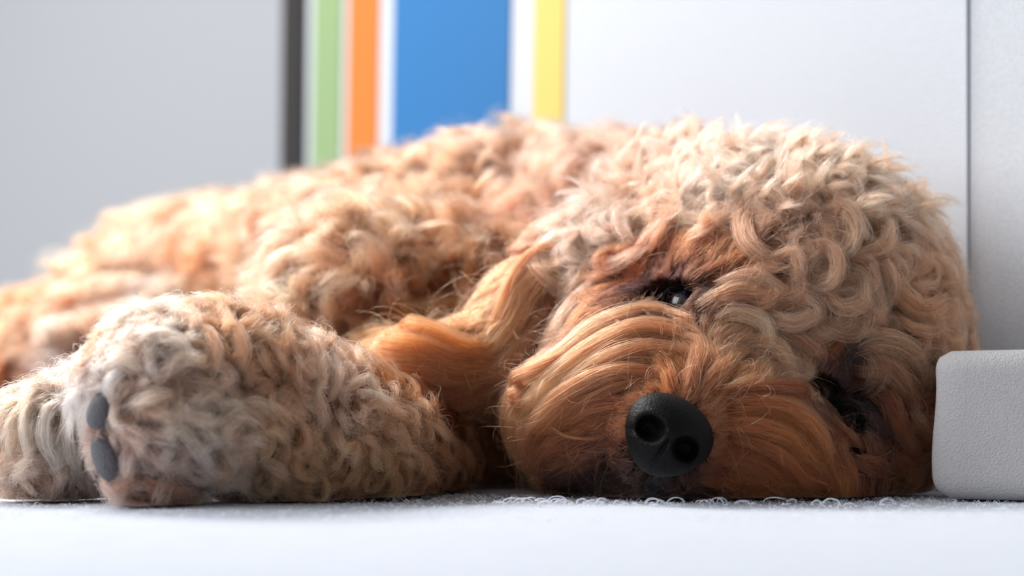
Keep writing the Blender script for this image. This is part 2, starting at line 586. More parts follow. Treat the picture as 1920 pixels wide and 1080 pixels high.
def hairs(G, N, width, count, color, k=12, frizz=0.0006, flat=0.5, s0=0.35, s1=0.7, tipw=0.25, rootw=0.8, rad=0.00007, stray=0.04, cvar=0.12, ends=1.0):
    """spread count hairs over each guide; every hair runs along part of it"""
    L, n, _ = G.shape
    Bn, Nn = frames(G, N)
    count = np.broadcast_to(np.asarray(count), (L,)).astype(int)
    width = np.broadcast_to(np.asarray(width, float), (L,))
    li = np.repeat(np.arange(L), count)
    H = len(li)
    a = RNG.random(H) * 6.283
    q = np.sqrt(RNG.random(H))
    ca, cb = np.cos(a) * q, np.sin(a) * q * flat
    st = RNG.random(H) ** 1.3 * s0
    en = s1 + (ends - s1) * RNG.random(H) ** 0.8
    edge = 1 - 0.25 * q ** 2
    en = st + (en - st) * edge
    u = np.linspace(0, 1, k)[None, :]
    s = (st[:, None] + (en - st)[:, None] * u)
    x = s * (n - 1)
    i0 = np.clip(x.astype(int), 0, n - 2)
    fr = (x - i0)[..., None]
    lj = li[:, None]
    P = G[lj, i0] * (1 - fr) + G[lj, i0 + 1] * fr
    BB = Bn[lj, i0] * (1 - fr) + Bn[lj, i0 + 1] * fr
    NN = Nn[lj, i0] * (1 - fr) + Nn[lj, i0 + 1] * fr
    prof = (rootw + (1 - rootw) * np.clip(s * 3, 0, 1)) * (1 - (1 - tipw) * np.clip((s - 0.45) / 0.55, 0, 1) ** 1.5)
    W = (width[li][:, None] * prof)
    strayf = np.where(RNG.random(H) < stray, RNG.uniform(1.5, 3.5, H), 1.0)[:, None]
    f1, f2 = RNG.uniform(0.6, 1.8, (2, H, 1)); p1, p2 = RNG.random((2, H, 1)) * 6.283
    fa = frizz * (0.3 + s) * strayf * 1.0
    P = P + BB * ((ca[:, None] * W) + fa * np.sin(p1 + f1 * 6.283 * s))[..., None] + NN * ((cb[:, None] * W) + 0.7 * fa * np.sin(p2 + f2 * 6.283 * s) + (strayf - 1) * 0.0008 * s)[..., None]
    P[..., 2] = np.maximum(P[..., 2], 0.0006 + 0.0008 * RNG.random(H)[:, None])
    dw = (P[..., :2] - A) @ nAB - 0.002
    P[..., :2] -= np.minimum(dw, 0)[..., None] * nAB
    keep = np.ones(H, bool)
    for c_, ax_, rr_ in BARE:
        q_ = (P - c_) @ ax_.T / rr_
        keep &= (q_ ** 2).sum(-1).min(1) > 1
    P, li, u = P[keep], li[keep], u
    H = len(li)
    col = color[li] * np.exp(RNG.normal(0, cvar, (H, 1)))
    R = rad * (RNG.uniform(0.7, 1.25, H))[:, None] * (1 - 0.75 * np.clip((u - 0.4) / 0.6, 0, 1) ** 1.5)
    return P.astype(np.float32), np.clip(col, 0.004, 0.95), R.astype(np.float32)


def fur_material():
    m = bpy.data.materials.new('dog_fur')
    m.use_nodes = True
    nt = m.node_tree
    nt.nodes.clear()
    out = nt.nodes.new('ShaderNodeOutputMaterial')
    h = nt.nodes.new('ShaderNodeBsdfHairPrincipled')
    h.model = 'CHIANG'
    h.parametrization = 'COLOR'
    at_ = nt.nodes.new('ShaderNodeAttribute'); at_.attribute_name = 'tint'
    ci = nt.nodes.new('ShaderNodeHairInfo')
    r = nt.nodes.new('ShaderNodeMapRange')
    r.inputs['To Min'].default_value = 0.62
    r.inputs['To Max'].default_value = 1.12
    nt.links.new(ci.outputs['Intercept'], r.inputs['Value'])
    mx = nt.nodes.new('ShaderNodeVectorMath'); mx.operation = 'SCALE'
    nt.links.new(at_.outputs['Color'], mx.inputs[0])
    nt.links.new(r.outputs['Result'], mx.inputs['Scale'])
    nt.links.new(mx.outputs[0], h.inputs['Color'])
    h.inputs['Roughness'].default_value = 0.38
    h.inputs['Radial Roughness'].default_value = 0.38
    h.inputs['Coat'].default_value = 0.0
    h.inputs['IOR'].default_value = 1.5
    nt.links.new(h.outputs[0], out.inputs['Surface'])
    return m


M_fur = fur_material()


def curves_obj(name, sets, m, parent, label=None):
    cu = bpy.data.hair_curves.new(name)
    sizes = []
    for P, c, R in sets:
        sizes += [P.shape[1]] * P.shape[0]
    cu.add_curves(sizes)
    pos = np.concatenate([P.reshape(-1, 3) for P, c, R in sets]).astype(np.float32)
    cu.attributes['position'].data.foreach_set('vector', pos.ravel())
    ra = cu.attributes.get('radius') or cu.attributes.new('radius', 'FLOAT', 'POINT')
    ra.data.foreach_set('value', np.concatenate([R.ravel() for P, c, R in sets]).astype(np.float32))
    ca = cu.attributes.new('tint', 'FLOAT_COLOR', 'CURVE')
    cc = np.concatenate([np.concatenate([c, np.ones((len(c), 1))], 1) for P, c, R in sets]).astype(np.float32)
    ca.data.foreach_set('color', cc.ravel())
    cu.materials.append(m)
    o = bpy.data.objects.new(name, cu)
    COL.objects.link(o)
    if parent:
        o.parent = parent
    if label:
        o['label'] = label
    return o


def spread(px, cs, rs, soft):
    """1 inside any of the circles, falling to 0 outside"""
    v = np.zeros(len(px))
    for c, r in zip(cs, rs):
        v = np.maximum(v, np.clip((r - np.linalg.norm(px - np.array(c), axis=1)) / soft, 0, 1))
    return v


def away_from(px, cs, rs, soft=10):
    return 1 - spread(px, cs, np.array(rs) + soft, soft)


NOSE_C = ((1250, 820),)


# ---- hand-laid locks: (points, width px, lift mm, colour shift)
def hero(paths, n=22, per_px=5.0, near=False, **kw):
    sets = []
    for it in paths:
        pts, wpx, liftmm, cs = it[:4]
        pts = np.array(pts, float)
        # Catmull-Rom through the points
        e = np.vstack([2 * pts[0] - pts[1], pts, 2 * pts[-1] - pts[-2]])
        m = len(pts) - 1
        tt = np.linspace(0, m, n)
        i = np.clip(tt.astype(int), 0, m - 1); f = (tt - i)[:, None]
        a, b, c, d = e[i], e[i + 1], e[i + 2], e[i + 3]
        q = 0.5 * (2 * b + (c - a) * f + (2 * a - 5 * b + 4 * c - d) * f ** 2 + (3 * b - a - 3 * c + d) * f ** 3)
        p = trace(q[:, 0], q[:, 1])
        nn = grad(p)
        s = np.linspace(0, 1, n)
        # smooth the depth so a lock bridges small folds
        dep = (p - C0) @ CF
        hit = np.abs(sdf(p)) < 0.004
        if hit.any():
            hi = np.flatnonzero(hit)
            near_hit = hi[np.abs(np.arange(n)[:, None] - hi[None]).argmin(1)]
            dep = np.where(hit, dep, dep[near_hit])
        if near:
            dep = np.minimum(dep, dep.min() + 0.04)
        else:
            dep = np.clip(dep, np.median(dep) - 0.04, np.median(dep) + 0.035)
        for _ in range(4):
            dep[1:-1] = np.minimum(dep[1:-1], (dep[:-2] + dep[2:]) / 2 + 0.0003)
        dirs = (p - C0) / ((p - C0) @ CF)[:, None]
        p = C0 + dirs * dep[:, None]
        nn = np.where(hit[:, None], nn, unit(C0 - p))
        v = unit(C0 - p)
        up = unit(nn * 0.5 + v)
        p = p + up * (liftmm * 0.001 * (0.25 + 0.9 * np.sin(np.pi * np.minimum(s + .1, 1) * 0.85)))[:, None]
        wid = wpx * dep.mean() / F * 0.5
        col = tint(q.mean(0)[None])[0] * np.array(cs)
        Ln = np.linalg.norm(np.diff(q, axis=0), axis=1).sum()
        cnt = int(wpx * per_px)
        kk = int(np.clip(Ln / 14, 10, 26))
        # split a wide lock in finer strands that weave a little
        ns = max(2, int(wpx / 4))
        T = unit(np.gradient(p, axis=0)); Bs = unit(np.cross(up, T))
        sets.append(hairs(p[None], up[None], wid * 1.15, int(cnt * 0.9), np.array([col]), k=kk, frizz=0.0009, s0=0.35, s1=0.55, tipw=0.3, cvar=0.2, flat=0.35, stray=0.1))
        for j in range(ns):
            o1 = (RNG.random() * 2 - 1) * 0.75; o2 = RNG.normal(0, 0.25)
            prof = 1 - 0.75 * np.clip((s - 0.4) / 0.6, 0, 1) ** 1.4
            wob = 0.18 * np.sin(RNG.random() * 6.28 + s * RNG.uniform(3, 8))
            g = p + Bs * ((o1 + wob) * wid * prof)[:, None] + up * (o2 * wid * prof * 0.6)[:, None]
            ccv = col * math.exp(RNG.normal(0, 0.27))
            cut = RNG.uniform(0.72, 1.0)
            xi = np.linspace(0, cut * (n - 1), n); ji = np.clip(xi.astype(int), 0, n - 2); fj = (xi - ji)[:, None]
            g = g[ji] * (1 - fj) + g[ji + 1] * fj
            sets.append(hairs(g[None], up[None], wid * 1.7 / ns ** 0.8, max(8, int(cnt * 0.7 / ns)), np.array([ccv]), k=kk, **{**dict(frizz=0.0005, s0=0.3, s1=0.75, tipw=0.3, cvar=0.1), **kw}))
    # regroup by point count
    out = {}
    for P, c, R in sets:
        out.setdefault(P.shape[1], []).append((P, c, R))
    return [tuple(np.concatenate([x[i] for x in v]) for i in range(3)) for v in out.values()]



EYEB = []
for (px, py, r, push) in ((1284, 573, 0.0078, -0.0034), (1556, 760, 0.0070, -0.0085)):
    s0 = trace([px], [py])[0]
    v = unit(C0 - s0)
    EYEB.append((s0 + v * (push + 0.0008), r))
for c_, r_ in EYEB:
    BARE.append((c_ + unit(C0 - c_) * 0.003, np.array([CR, CU, CF]), np.array([r_ * 1.02, r_ * 0.98, r_ * 1.4])))
NOSE_S = at(1251, 820, 0.8980)
NOSE_R = unit(CR * 0.86 - CU * 0.51)
NOSE_U = unit(CR * 0.51 + CU * 0.86)
BARE.append((NOSE_S - CF * 0.002, np.array([NOSE_R, NOSE_U, CF]), np.array([0.0146, 0.0139, 0.016])))
PADG = []
for (px, py, wx, wy, an) in ((187, 770, 0.0042, 0.0066, 0.25), (199, 856, 0.0047, 0.0088, -0.30)):
    s0 = trace([px + 8], [py])[0]
    nn = grad(s0[None])[0]
    v = unit(C0 - s0)
    ay = unit(CU * math.cos(an) + CR * math.sin(an)); ax = unit(np.cross(ay, v))
    c_ = s0 + unit(v + nn) * 0.0040
    PADG.append((c_, ax, ay, v, wx, wy))
    BARE.append((c_ + v * 0.004, np.array([ax, ay, v]), np.array([wx * 0.78, wy * 0.82, 0.010])))

Q = 1.0     # overall hair density
EYES = ((1262, 560), (1238, 556), (1528, 735), (1570, 765), (1600, 795))
EYES_R = (26, 20, 8, 10, 8)


def curl_zone(px):
    """1 where the coat is curly, 0 on the smooth face"""
    smooth = spread(px, [(1280, 540), (1240, 740), (1130, 600), (1450, 790), (1570, 760), (1370, 650)], [135, 230, 120, 190, 135, 120], 60)
    return 1 - smooth


def var(L, s):
    return np.exp(RNG.normal(0, s, (L, 1)))


def fuzz(groups, n, length, rad=0.00005, fn=None, bright=1.1):
    """single loose hairs standing off the coat"""
    r = roots(groups, int(n * Q), fn)
    L = len(r)
    G, N = lock_guides(r, RNG.uniform(*length, L), n=12, height=0.012, turn=RNG.normal(0, 1.6, L), phase=RNG.normal(0, 1.2, L), lift=1.3, loft=RNG.uniform(0.1, 0.6, L), rnd=0.8)
    return hairs(G, N, 0.0003, 2, tint(to_px(r)) * bright, k=9, rad=rad, frizz=0.0006, s0=0.1)


def substrands(G, N, wid, m):
    """split each lock into m thinner strands that weave and end apart"""
    L, n, _ = G.shape
    Bn, Nn = frames(G, N)
    s = np.linspace(0, 1, n)[None]
    out = []
    w = np.broadcast_to(np.asarray(wid, float), (L,))[:, None]
    for j in range(m):
        o1 = RNG.uniform(-0.8, 0.8, (L, 1)); o2 = RNG.normal(0, 0.35, (L, 1))
        wob = 0.3 * np.sin(RNG.random((L, 1)) * 6.28 + s * RNG.uniform(2, 7, (L, 1)))
        prof = (1 - 0.55 * np.clip((s - 0.5) / 0.5, 0, 1)) * np.clip(0.4 + s * 3, 0, 1)
        g = G + Bn * ((o1 + wob) * w * prof)[..., None] + Nn * (o2 * w * prof * 0.7)[..., None]
        cut = RNG.uniform(0.75, 1.0, (L, 1))
        x = (s * cut) * (n - 1)
        i0 = np.clip(x.astype(int), 0, n - 2)
        fr = (x - i0)[..., None]
        ii = np.arange(L)[:, None]
        out.append((g[ii, i0] * (1 - fr) + g[ii, i0 + 1] * fr, N[ii, i0]))
    return np.concatenate([o[0] for o in out]), np.concatenate([o[1] for o in out])


def curly(groups, nl, length, wid, m, per, height=(0.006, 0.0105), turn=(3.0, 5.4), rad=0.00007, k=18, fn=None, lift=0.6, loft=0.0, frizz=0.0005, n=24, cv=0.14, rnd=0.7, gravity=0.0, dark=1.0):
    r = roots(groups, int(nl * Q), fn)
    px = to_px(r)
    L = len(r)
    sg = np.where(RNG.random(L) < 0.5, -1, 1)
    G, N = lock_guides(r, RNG.uniform(*length, L), n=n, height=RNG.uniform(*height, L), turn=sg * RNG.uniform(*turn, L), phase=-sg * RNG.uniform(0.2, 1.6, L), lift=lift, loft=RNG.uniform(0, loft + 1e-6, L), rnd=rnd, gravity=gravity)
    w = RNG.uniform(*wid, L)
    c = tint(px) * var(L, cv) * dark
    G2, N2 = substrands(G, N, w, m)
    c2 = np.tile(c, (m, 1)) * var(L * m, 0.17)
    w2 = np.tile(w, m) * 1.05 / math.sqrt(m)
    if m > 1:
        A1 = hairs(G, N, w * 1.1, int(per * m * 0.45), c, k=k, s0=0.35, s1=0.5, frizz=frizz * 2.0, flat=0.5, tipw=0.3, rad=rad, cvar=0.2, stray=0.12)
        B1 = hairs(G2, N2, w2, int(per * 0.7), c2, k=k, s0=0.3, s1=0.55, frizz=frizz * 1.2, flat=0.6, tipw=0.12, rad=rad, cvar=0.16)
        return tuple(np.concatenate([a, b]) for a, b in zip(A1, B1))
    return hairs(G2, N2, w2, per, c2, k=k, s0=0.3, s1=0.6, frizz=frizz, flat=0.6, tipw=0.15, rad=rad, cvar=0.16)


def under(groups, n, length, per=4, rad=0.00009, fn=None, dark=0.8, width=0.0012, height=0.0045, turn=1.0, k=8):
    r = roots(groups, int(n * Q), fn)
    L = len(r)
    G, N = lock_guides(r, RNG.uniform(*length, L), n=10, height=RNG.uniform(0.5, 1.3, L) * height, turn=RNG.normal(0, turn, L), lift=0.7, rnd=0.45)
    return hairs(G, N, width, per, tint(to_px(r)) * dark * var(L, 0.12), k=k, rad=rad, frizz=0.0004, s0=0.2, s1=0.6, tipw=0.3)


def tufts(groups, n, length, rad=0.00007, fn=None, wid=(0.0014, 0.0028)):
    return curly(groups, n, length, wid, 3, 26, height=(0.014, 0.024), turn=(0.2, 1.8), rad=rad, k=12, fn=fn, lift=1.3, loft=0.9, n=16, rnd=0.9)


# ---- head
def head_fur():
    sets = []
    off_eye = lambda q: away_from(q, EYES, EYES_R)
    r = roots(['head'], int(2600 * Q), off_eye)
    px = to_px(r)
    cz = curl_zone(px)
    G, N = lock_guides(r, 0.011 + 0.007 * cz, n=12, height=0.003, turn=RNG.normal(0, 1.2, len(r)) * cz, lift=0.35)
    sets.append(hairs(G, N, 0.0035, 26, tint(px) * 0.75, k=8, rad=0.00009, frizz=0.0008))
    zone = lambda q: curl_zone(q) * away_from(q, EYES, [62] * 5)
    sets.append(curly(['head'], 400, (0.030, 0.046), (0.003, 0.0055), 5, 34, fn=zone))
    sets.append(curly(['head'], 420, (0.018, 0.032), (0.0015, 0.003), 3, 26, height=(0.008, 0.013), turn=(2.0, 5.0), fn=zone, lift=1.0, loft=0.25, k=14))
    r = roots(['head'], int(1700 * Q), lambda q: (1 - curl_zone(q)) * off_eye(q))
    px = to_px(r)
    L = len(r)
    near = spread(px, EYES, np.array(EYES_R) + 45., 40)
    G, N = lock_guides(r, RNG.uniform(0.016, 0.026, L) * (1 - 0.55 * near), n=16, height=0.0045 * (1 - .4 * near), wave=0.25, lift=0.45, rnd=0.18)
    sets.append(hairs(G, N, 0.0022, 50, tint(px) * var(L, 0.14), k=12, frizz=0.0006, tipw=0.15, s1=0.6))
    sets.append(tufts(['head'], 300, (0.020, 0.034), fn=lambda q: zone(q) * (q[:, 1] < 410)))
    sets.append(under(['head'], 9000, (0.008, 0.014), 5, 0.00007, fn=lambda q: (1 - curl_zone(q)) * off_eye(q), dark=0.95, turn=0.15, height=0.0025))
    sets.append(fuzz(['head'], 5000, (0.012, 0.03), fn=lambda q: off_eye(q) * (0.25 + 0.75 * curl_zone(q))))
    return sets


HEAD_H = [
    ([(1425, 385), (1395, 420), (1400, 465), (1440, 490), (1480, 480)], 30, 9, 1.15),
    ([(1530, 400), (1580, 400), (1600, 440), (1580, 480), (1520, 475)], 32, 9, 1.0),
    ([(1667, 489), (1671, 533), (1715, 587), (1760, 569), (1773, 529), (1751, 493)], 34, 9, 1.05),
    ([(1435, 385), (1432, 350), (1455, 322), (1490, 335), (1498, 370)], 36, 11, 1.2),
    ([(1300, 375), (1350, 360), (1400, 365), (1430, 400)], 28, 8, 1.15),
    ([(1500, 472), (1547, 467), (1565, 502), (1551, 538), (1520, 542), (1502, 520)], 25, 9, 1.0),
    ([(1440, 495), (1484, 484), (1493, 520), (1466, 555)], 25, 8, 1.0),
    ([(1540, 545), (1570, 578), (1609, 569), (1613, 529), (1595, 507)], 28, 9, 1.15),
    ([(1590, 485), (1645, 470), (1658, 430), (1635, 408)], 26, 9, 1.0),
    ([(1667, 450), (1650, 490), (1667, 530), (1662, 570), (1627, 582)], 26, 8, 1.0),
    ([(1671, 591), (1707, 622), (1751, 622), (1764, 591)], 18, 9, 1.2),
    ([(1530, 345), (1569, 302), (1613, 295), (1645, 307)], 22, 10, 1.0),
    ([(1565, 380), (1600, 352), (1605, 325), (1640, 310)], 20, 10, 1.0),
    ([(1640, 420), (1680, 380), (1720, 385), (1750, 400)], 24, 9, 1.0),
    ([(1427, 591), (1480, 609), (1529, 587), (1547, 555)], 30, 7, 1.05),
    ([(1310, 585), (1350, 562), (1395, 550), (1458, 569), (1502, 555)], 34, 6, 1.1),
    ([(1340, 540), (1410, 525), (1470, 555), (1530, 570)], 28, 6, 1.05),
    ([(1590, 600), (1618, 591), (1653, 609), (1645, 636)], 20, 8, 1.05),
    ([(1580, 665), (1640, 640), (1700, 660), (1730, 710), (1735, 760)], 38, 7, 1.1),
    ([(1600, 690), (1660, 690), (1700, 740), (1710, 800)], 38, 6, 1.0),
    ([(1625, 720), (1665, 760), (1680, 820), (1670, 880)], 34, 6, 1.0),
    ([(1700, 780), (1740, 830), (1745, 900)], 30, 5, 0.95),
    ([(1640, 840), (1690, 860), (1720, 900), (1725, 935)], 34, 5, 1.0),
    ([(1600, 860), (1640, 880), (1660, 930)], 28, 5, 1.0),
    ([(1690, 640), (1750, 640), (1800, 650)], 24, 7, 0.95),
    ([(1720, 690), (1760, 700), (1775, 660)], 20, 7, 0.95),
    ([(1340, 600), (1380, 590), (1430, 610), (1440, 650), (1425, 690)], 28, 5, 1.15),
    ([(1400, 640), (1450, 650), (1480, 690), (1520, 695)], 24, 5, 1.15),
    ([(1450, 620), (1500, 640), (1530, 670), (1500, 700)], 26, 5, 1.1),
    ([(1130, 455), (1190, 420), (1260, 412), (1340, 430), (1400, 450)], 32, 7, 1.15),
    ([(1310, 380), (1301, 338), (1326, 305)], 24, 9, 1.2),
    ([(1253, 404), (1244, 371), (1261, 338), (1285, 318)], 28, 9, 1.2),
    ([(1220, 425), (1204, 395), (1216, 358)], 26, 9, 1.15),
    ([(1183, 465), (1163, 428), (1171, 395), (1195, 375)], 26, 8, 1.15),
    ([(1146, 470), (1122, 450), (1094, 440)], 24, 7, 1.15),
    ([(1160, 510), (1110, 550), (1070, 600), (1030, 660), (990, 710)], 30, 6, 1.3),
    ([(1120, 480), (1090, 540), (1060, 600), (1050, 650)], 24, 6, 1.3),
]
MUZ_H = [
    ([(1120, 650), (1040, 690), (960, 735), (905, 775), (882, 800)], 30, 10, 1.5),
    ([(1080, 690), (1000, 735), (940, 785), (900, 830)], 26, 10, 1.35),
    ([(1240, 700), (1150, 700), (1060, 740), (1000, 800), (975, 870)], 26, 8, 1.2),
    ([(1400, 750), (1480, 770), (1540, 830), (1560, 900)], 20, 9, 1.3),
    ([(1370, 820), (1450, 845), (1510, 900), (1530, 935)], 20, 8, 1.15),
    ([(1300, 612), (1220, 596), (1130, 625), (1050, 680), (970, 730), (900, 785)], 46, 6, 1.35),
    ([(1300, 640), (1210, 625), (1120, 665), (1040, 725), (970, 790), (930, 860)], 50, 6, 1.15),
    ([(1290, 670), (1200, 665), (1110, 705), (1040, 765), (1000, 840)], 48, 5, 1.05),
    ([(1240, 712), (1170, 712), (1090, 745), (1030, 795), (990, 850)], 42, 5, 1.0),
    ([(1185, 760), (1130, 758), (1060, 785), (1010, 840)], 38, 4, 0.95),
    ([(1060, 665), (980, 715), (925, 790), (893, 865), (885, 930)], 50, 6, 1.1),
    ([(1010, 720), (955, 790), (930, 865), (930, 933)], 44, 5, 1.0),
    ([(1165, 820), (1110, 828), (1050, 850), (1000, 905)], 34, 4, 0.8),
    ([(1185, 875), (1120, 885), (1050, 905), (1010, 932)], 28, 4, 0.7),
    ([(1335, 742), (1420, 735), (1500, 745), (1550, 790), (1580, 850), (1600, 932)], 42, 6, 1.2),
    ([(1345, 765), (1430, 762), (1500, 785), (1545, 840), (1570, 930)], 42, 5, 1.1),
    ([(1348, 800), (1430, 805), (1495, 840), (1530, 928)], 38, 5, 1.0),
    ([(1340, 850), (1410, 860), (1465, 895), (1490, 935)], 34, 4, 0.95),
    ([(1310, 895), (1370, 900), (1420, 935)], 28, 4, 0.9),
    ([(1500, 760), (1542, 752), (1558, 728), (1555, 700)], 7, 7, 1.6),
    ([(1262, 738), (1250, 700), (1225, 660), (1180, 640)], 32, 4, 1.1),
    ([(1290, 745), (1300, 700), (1310, 650), (1290, 612)], 32, 4, 1.1),
    ([(1310, 752), (1340, 710), (1372, 680), (1420, 650)], 32, 4, 1.1),
    ([(1328, 775), (1370, 740), (1420, 715), (1470, 705)], 28, 4, 1.1),
]
WHISK = [
    ([(1045, 700), (1020, 735), (1003, 795)], 2, 9, 1.6), ([(1180, 590), (1225, 578), (1262, 584), (1300, 608)], 2, 6, 1.5), ([(1200, 575), (1215, 600), (1235, 612)], 1.5, 6, 1.2),
    ([(960, 600), (925, 622), (893, 660)], 2, 9, 1.6), ([(1100, 560), (1060, 575), (1040, 600)], 2, 8, 1.5), ([(1250, 598), (1240, 625), (1236, 650)], 1.5, 6, 1.5), ([(1268, 600), (1262, 625), (1255, 645)], 1.5, 6, 1.5),
    ([(1000, 800), (960, 840), (940, 870)], 2, 9, 1.4), ([(1560, 800), (1590, 790), (1625, 775)], 1.5, 7, 1.4), ([(1180, 640), (1150, 600), (1120, 590)], 1.5, 7, 1.4), ([(1480, 880), (1540, 900), (1590, 925)], 1.5, 7, 1.2),
    ([(940, 560), (900, 600), (860, 640)], 2, 9, 1.5), ([(1130, 820), (1060, 810), (1000, 770)], 1.5, 8, 1.2), ([(1330, 400), (1334, 380), (1332, 368)], 2, 12, 1.8), ([(1100, 300), (1095, 330), (1090, 360)], 2, 9, 1.4)]
EAR_H = [
    ([(1090, 478), (1030, 478), (978, 518), (948, 575), (918, 625), (872, 668)], 40, 7, 1.1),
    ([(1085, 505), (1030, 515), (990, 560), (955, 620), (905, 668), (850, 690)], 44, 6, 1.25),
    ([(1080, 540), (1035, 560), (1000, 610), (965, 660), (910, 700), (850, 715)], 44, 5, 1.0),
    ([(1060, 580), (1025, 625), (990, 680), (940, 730), (880, 765)], 40, 4, 0.75),
    ([(925, 520), (890, 550), (850, 575), (790, 580), (740, 600), (700, 635)], 44, 7, 1.35),
    ([(950, 550), (905, 590), (850, 600), (800, 605), (750, 630)], 34, 5, 0.9),
    ([(930, 660), (865, 655), (790, 636), (720, 636), (660, 648), (608, 680)], 48, 9, 1.2),
    ([(925, 680), (860, 680), (785, 662), (715, 658), (655, 672), (620, 700)], 46, 9, 1.1),
    ([(920, 700), (850, 702), (780, 692), (710, 684), (660, 700)], 48, 8, 1.0),
    ([(915, 725), (850, 732), (780, 722), (715, 705), (680, 708)], 44, 7, 0.95),
    ([(910, 750), (850, 762), (785, 752), (730, 728), (700, 722)], 44, 7, 0.8),
    ([(905, 775), (850, 792), (795, 785), (750, 757)], 36, 6, 0.6),
    ([(900, 800), (850, 818), (800, 812), (770, 790)], 26, 5, 0.45),
    ([(1000, 640), (960, 690), (920, 720), (880, 760)], 32, 5, 0.9),
]
PAW_H = [
    ([(145, 755), (94, 775), (85, 827), (111, 882), (123, 920)], 26, 6, 1.1),
    ([(162, 758), (128, 784), (128, 843), (149, 903), (157, 937)], 26, 6, 1.1),
    ([(68, 758), (34, 792), (25, 843), (42, 886)], 26, 6, 1.1),
    ([(110, 715), (60, 735), (30, 770), (10, 820)], 26, 6, 1.1),
    ([(110, 740), (60, 780), (60, 850), (80, 920)], 26, 6, 1.1),
    ([(330, 760), (370, 780), (405, 784), (428, 756)], 26, 7, 1.15),
    ([(300, 820), (260, 820), (225, 845)], 26, 6, 1.2),
    ([(330, 740), (280, 745), (215, 775)], 28, 6, 1.2),
    ([(240, 690), (215, 720), (205, 765)], 24, 6, 1.2),
    ([(320, 880), (310, 850), (345, 815)], 24, 6, 1.1),
    ([(330, 795), (370, 835), (400, 870), (435, 880)], 26, 7, 1.1),
    ([(400, 800), (440, 820), (470, 870), (480, 930)], 26, 5, 1.0),
    ([(390, 850), (430, 880), (455, 925)], 24, 5, 1.1),
    ([(250, 660), (300, 640), (345, 660), (350, 710)], 28, 7, 1.1),
    ([(200, 700), (215, 650), (240, 610), (290, 590)], 26, 7, 1.2),
    ([(165, 800), (158, 840), (180, 890), (215, 935)], 24, 4, 1.2),
    ([(215, 720), (175, 740), (160, 790)], 18, 4, 1.2),
    ([(270, 890), (300, 920), (340, 935)], 24, 5, 1.0),
    ([(350, 610), (390, 640), (400, 690), (380, 730)], 28, 7, 0.95),
    ([(400, 600), (440, 630), (450, 680), (430, 720)], 28, 7, 0.9),
]
LEG_H = [
    ([(560, 700), (530, 740), (500, 790), (510, 850)], 28, 5, 1.0),
    ([(420, 740), (480, 770), (495, 830), (480, 890)], 28, 5, 1.0),
    ([(600, 680), (580, 730), (600, 790), (560, 840)], 28, 5, 1.0),
    ([(660, 700), (700, 700), (730, 740), (725, 790)], 22, 8, 1.35),
    ([(640, 730), (680, 720), (700, 760)], 18, 8, 1.35),
    ([(600, 690), (575, 650), (565, 620)], 16, 9, 1.35),
    ([(700, 860), (740, 880), (790, 910), (830, 930)], 26, 4, 0.95),
    ([(600, 860), (640, 890), (660, 930)], 26, 4, 0.95),
]

PAW_H = [(a, w * 0.9, l + 1, c * np.array((1.5, 1.38, 1.42))) for a, w, l, c in PAW_H]
EAR_H = [(a, w, l, c * np.array((0.90, 0.85, 0.86))) for a, w, l, c in EAR_H]
MUZ_H = [(a, w, l, c * np.array((0.95, 0.935, 0.97))) for a, w, l, c in MUZ_H]
HEAD_H = [(a, w * 1.1, l + 0.8, c * 1.06) for a, w, l, c in HEAD_H]
off_nose = lambda q: away_from(q, NOSE_C, [66]) * away_from(q, EYES, EYES_R)


def muzzle_fur():
    sets = []
    r = roots(['muzzle'], int(2600 * Q), off_nose)
    px = to_px(r)
    L = len(r)
    dn = np.linalg.norm(px - np.array((1250, 820)), axis=1)
    ln = np.clip(0.009 + (dn - 80) / 200 * 0.020, 0.007, 0.034)
    G, N = lock_guides(r, ln * RNG.uniform(0.8, 1.2, L), n=20, height=np.clip(ln * 0.16, 0.002, 0.006), wave=0.2, wave_n=1.0, lift=0.4, rnd=0.14, gravity=0.25)
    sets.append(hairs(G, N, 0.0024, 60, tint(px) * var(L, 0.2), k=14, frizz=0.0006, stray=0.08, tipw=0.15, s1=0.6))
    sets.append(under(['muzzle'], 7000, (0.006, 0.012), 5, 0.00007, fn=off_nose, dark=0.9, turn=0.15, height=0.002))
    sets.append(fuzz(['muzzle'], 900, (0.015, 0.03), fn=off_nose))
    return sets


def ear_fur():
    r = roots(['ear'], int(700 * Q))
    px = to_px(r)
    L = len(r)
    G, N = lock_guides(r, RNG.uniform(0.03, 0.05, L), n=20, height=0.005, wave=0.35, wave_n=0.8, lift=0.3, rnd=0.15)
    return [hairs(G, N, 0.0028, 70, tint(px) * var(L, 0.18), k=16, frizz=0.0006, tipw=0.15, s1=0.6), fuzz(['ear'], 300, (0.02, 0.04))]


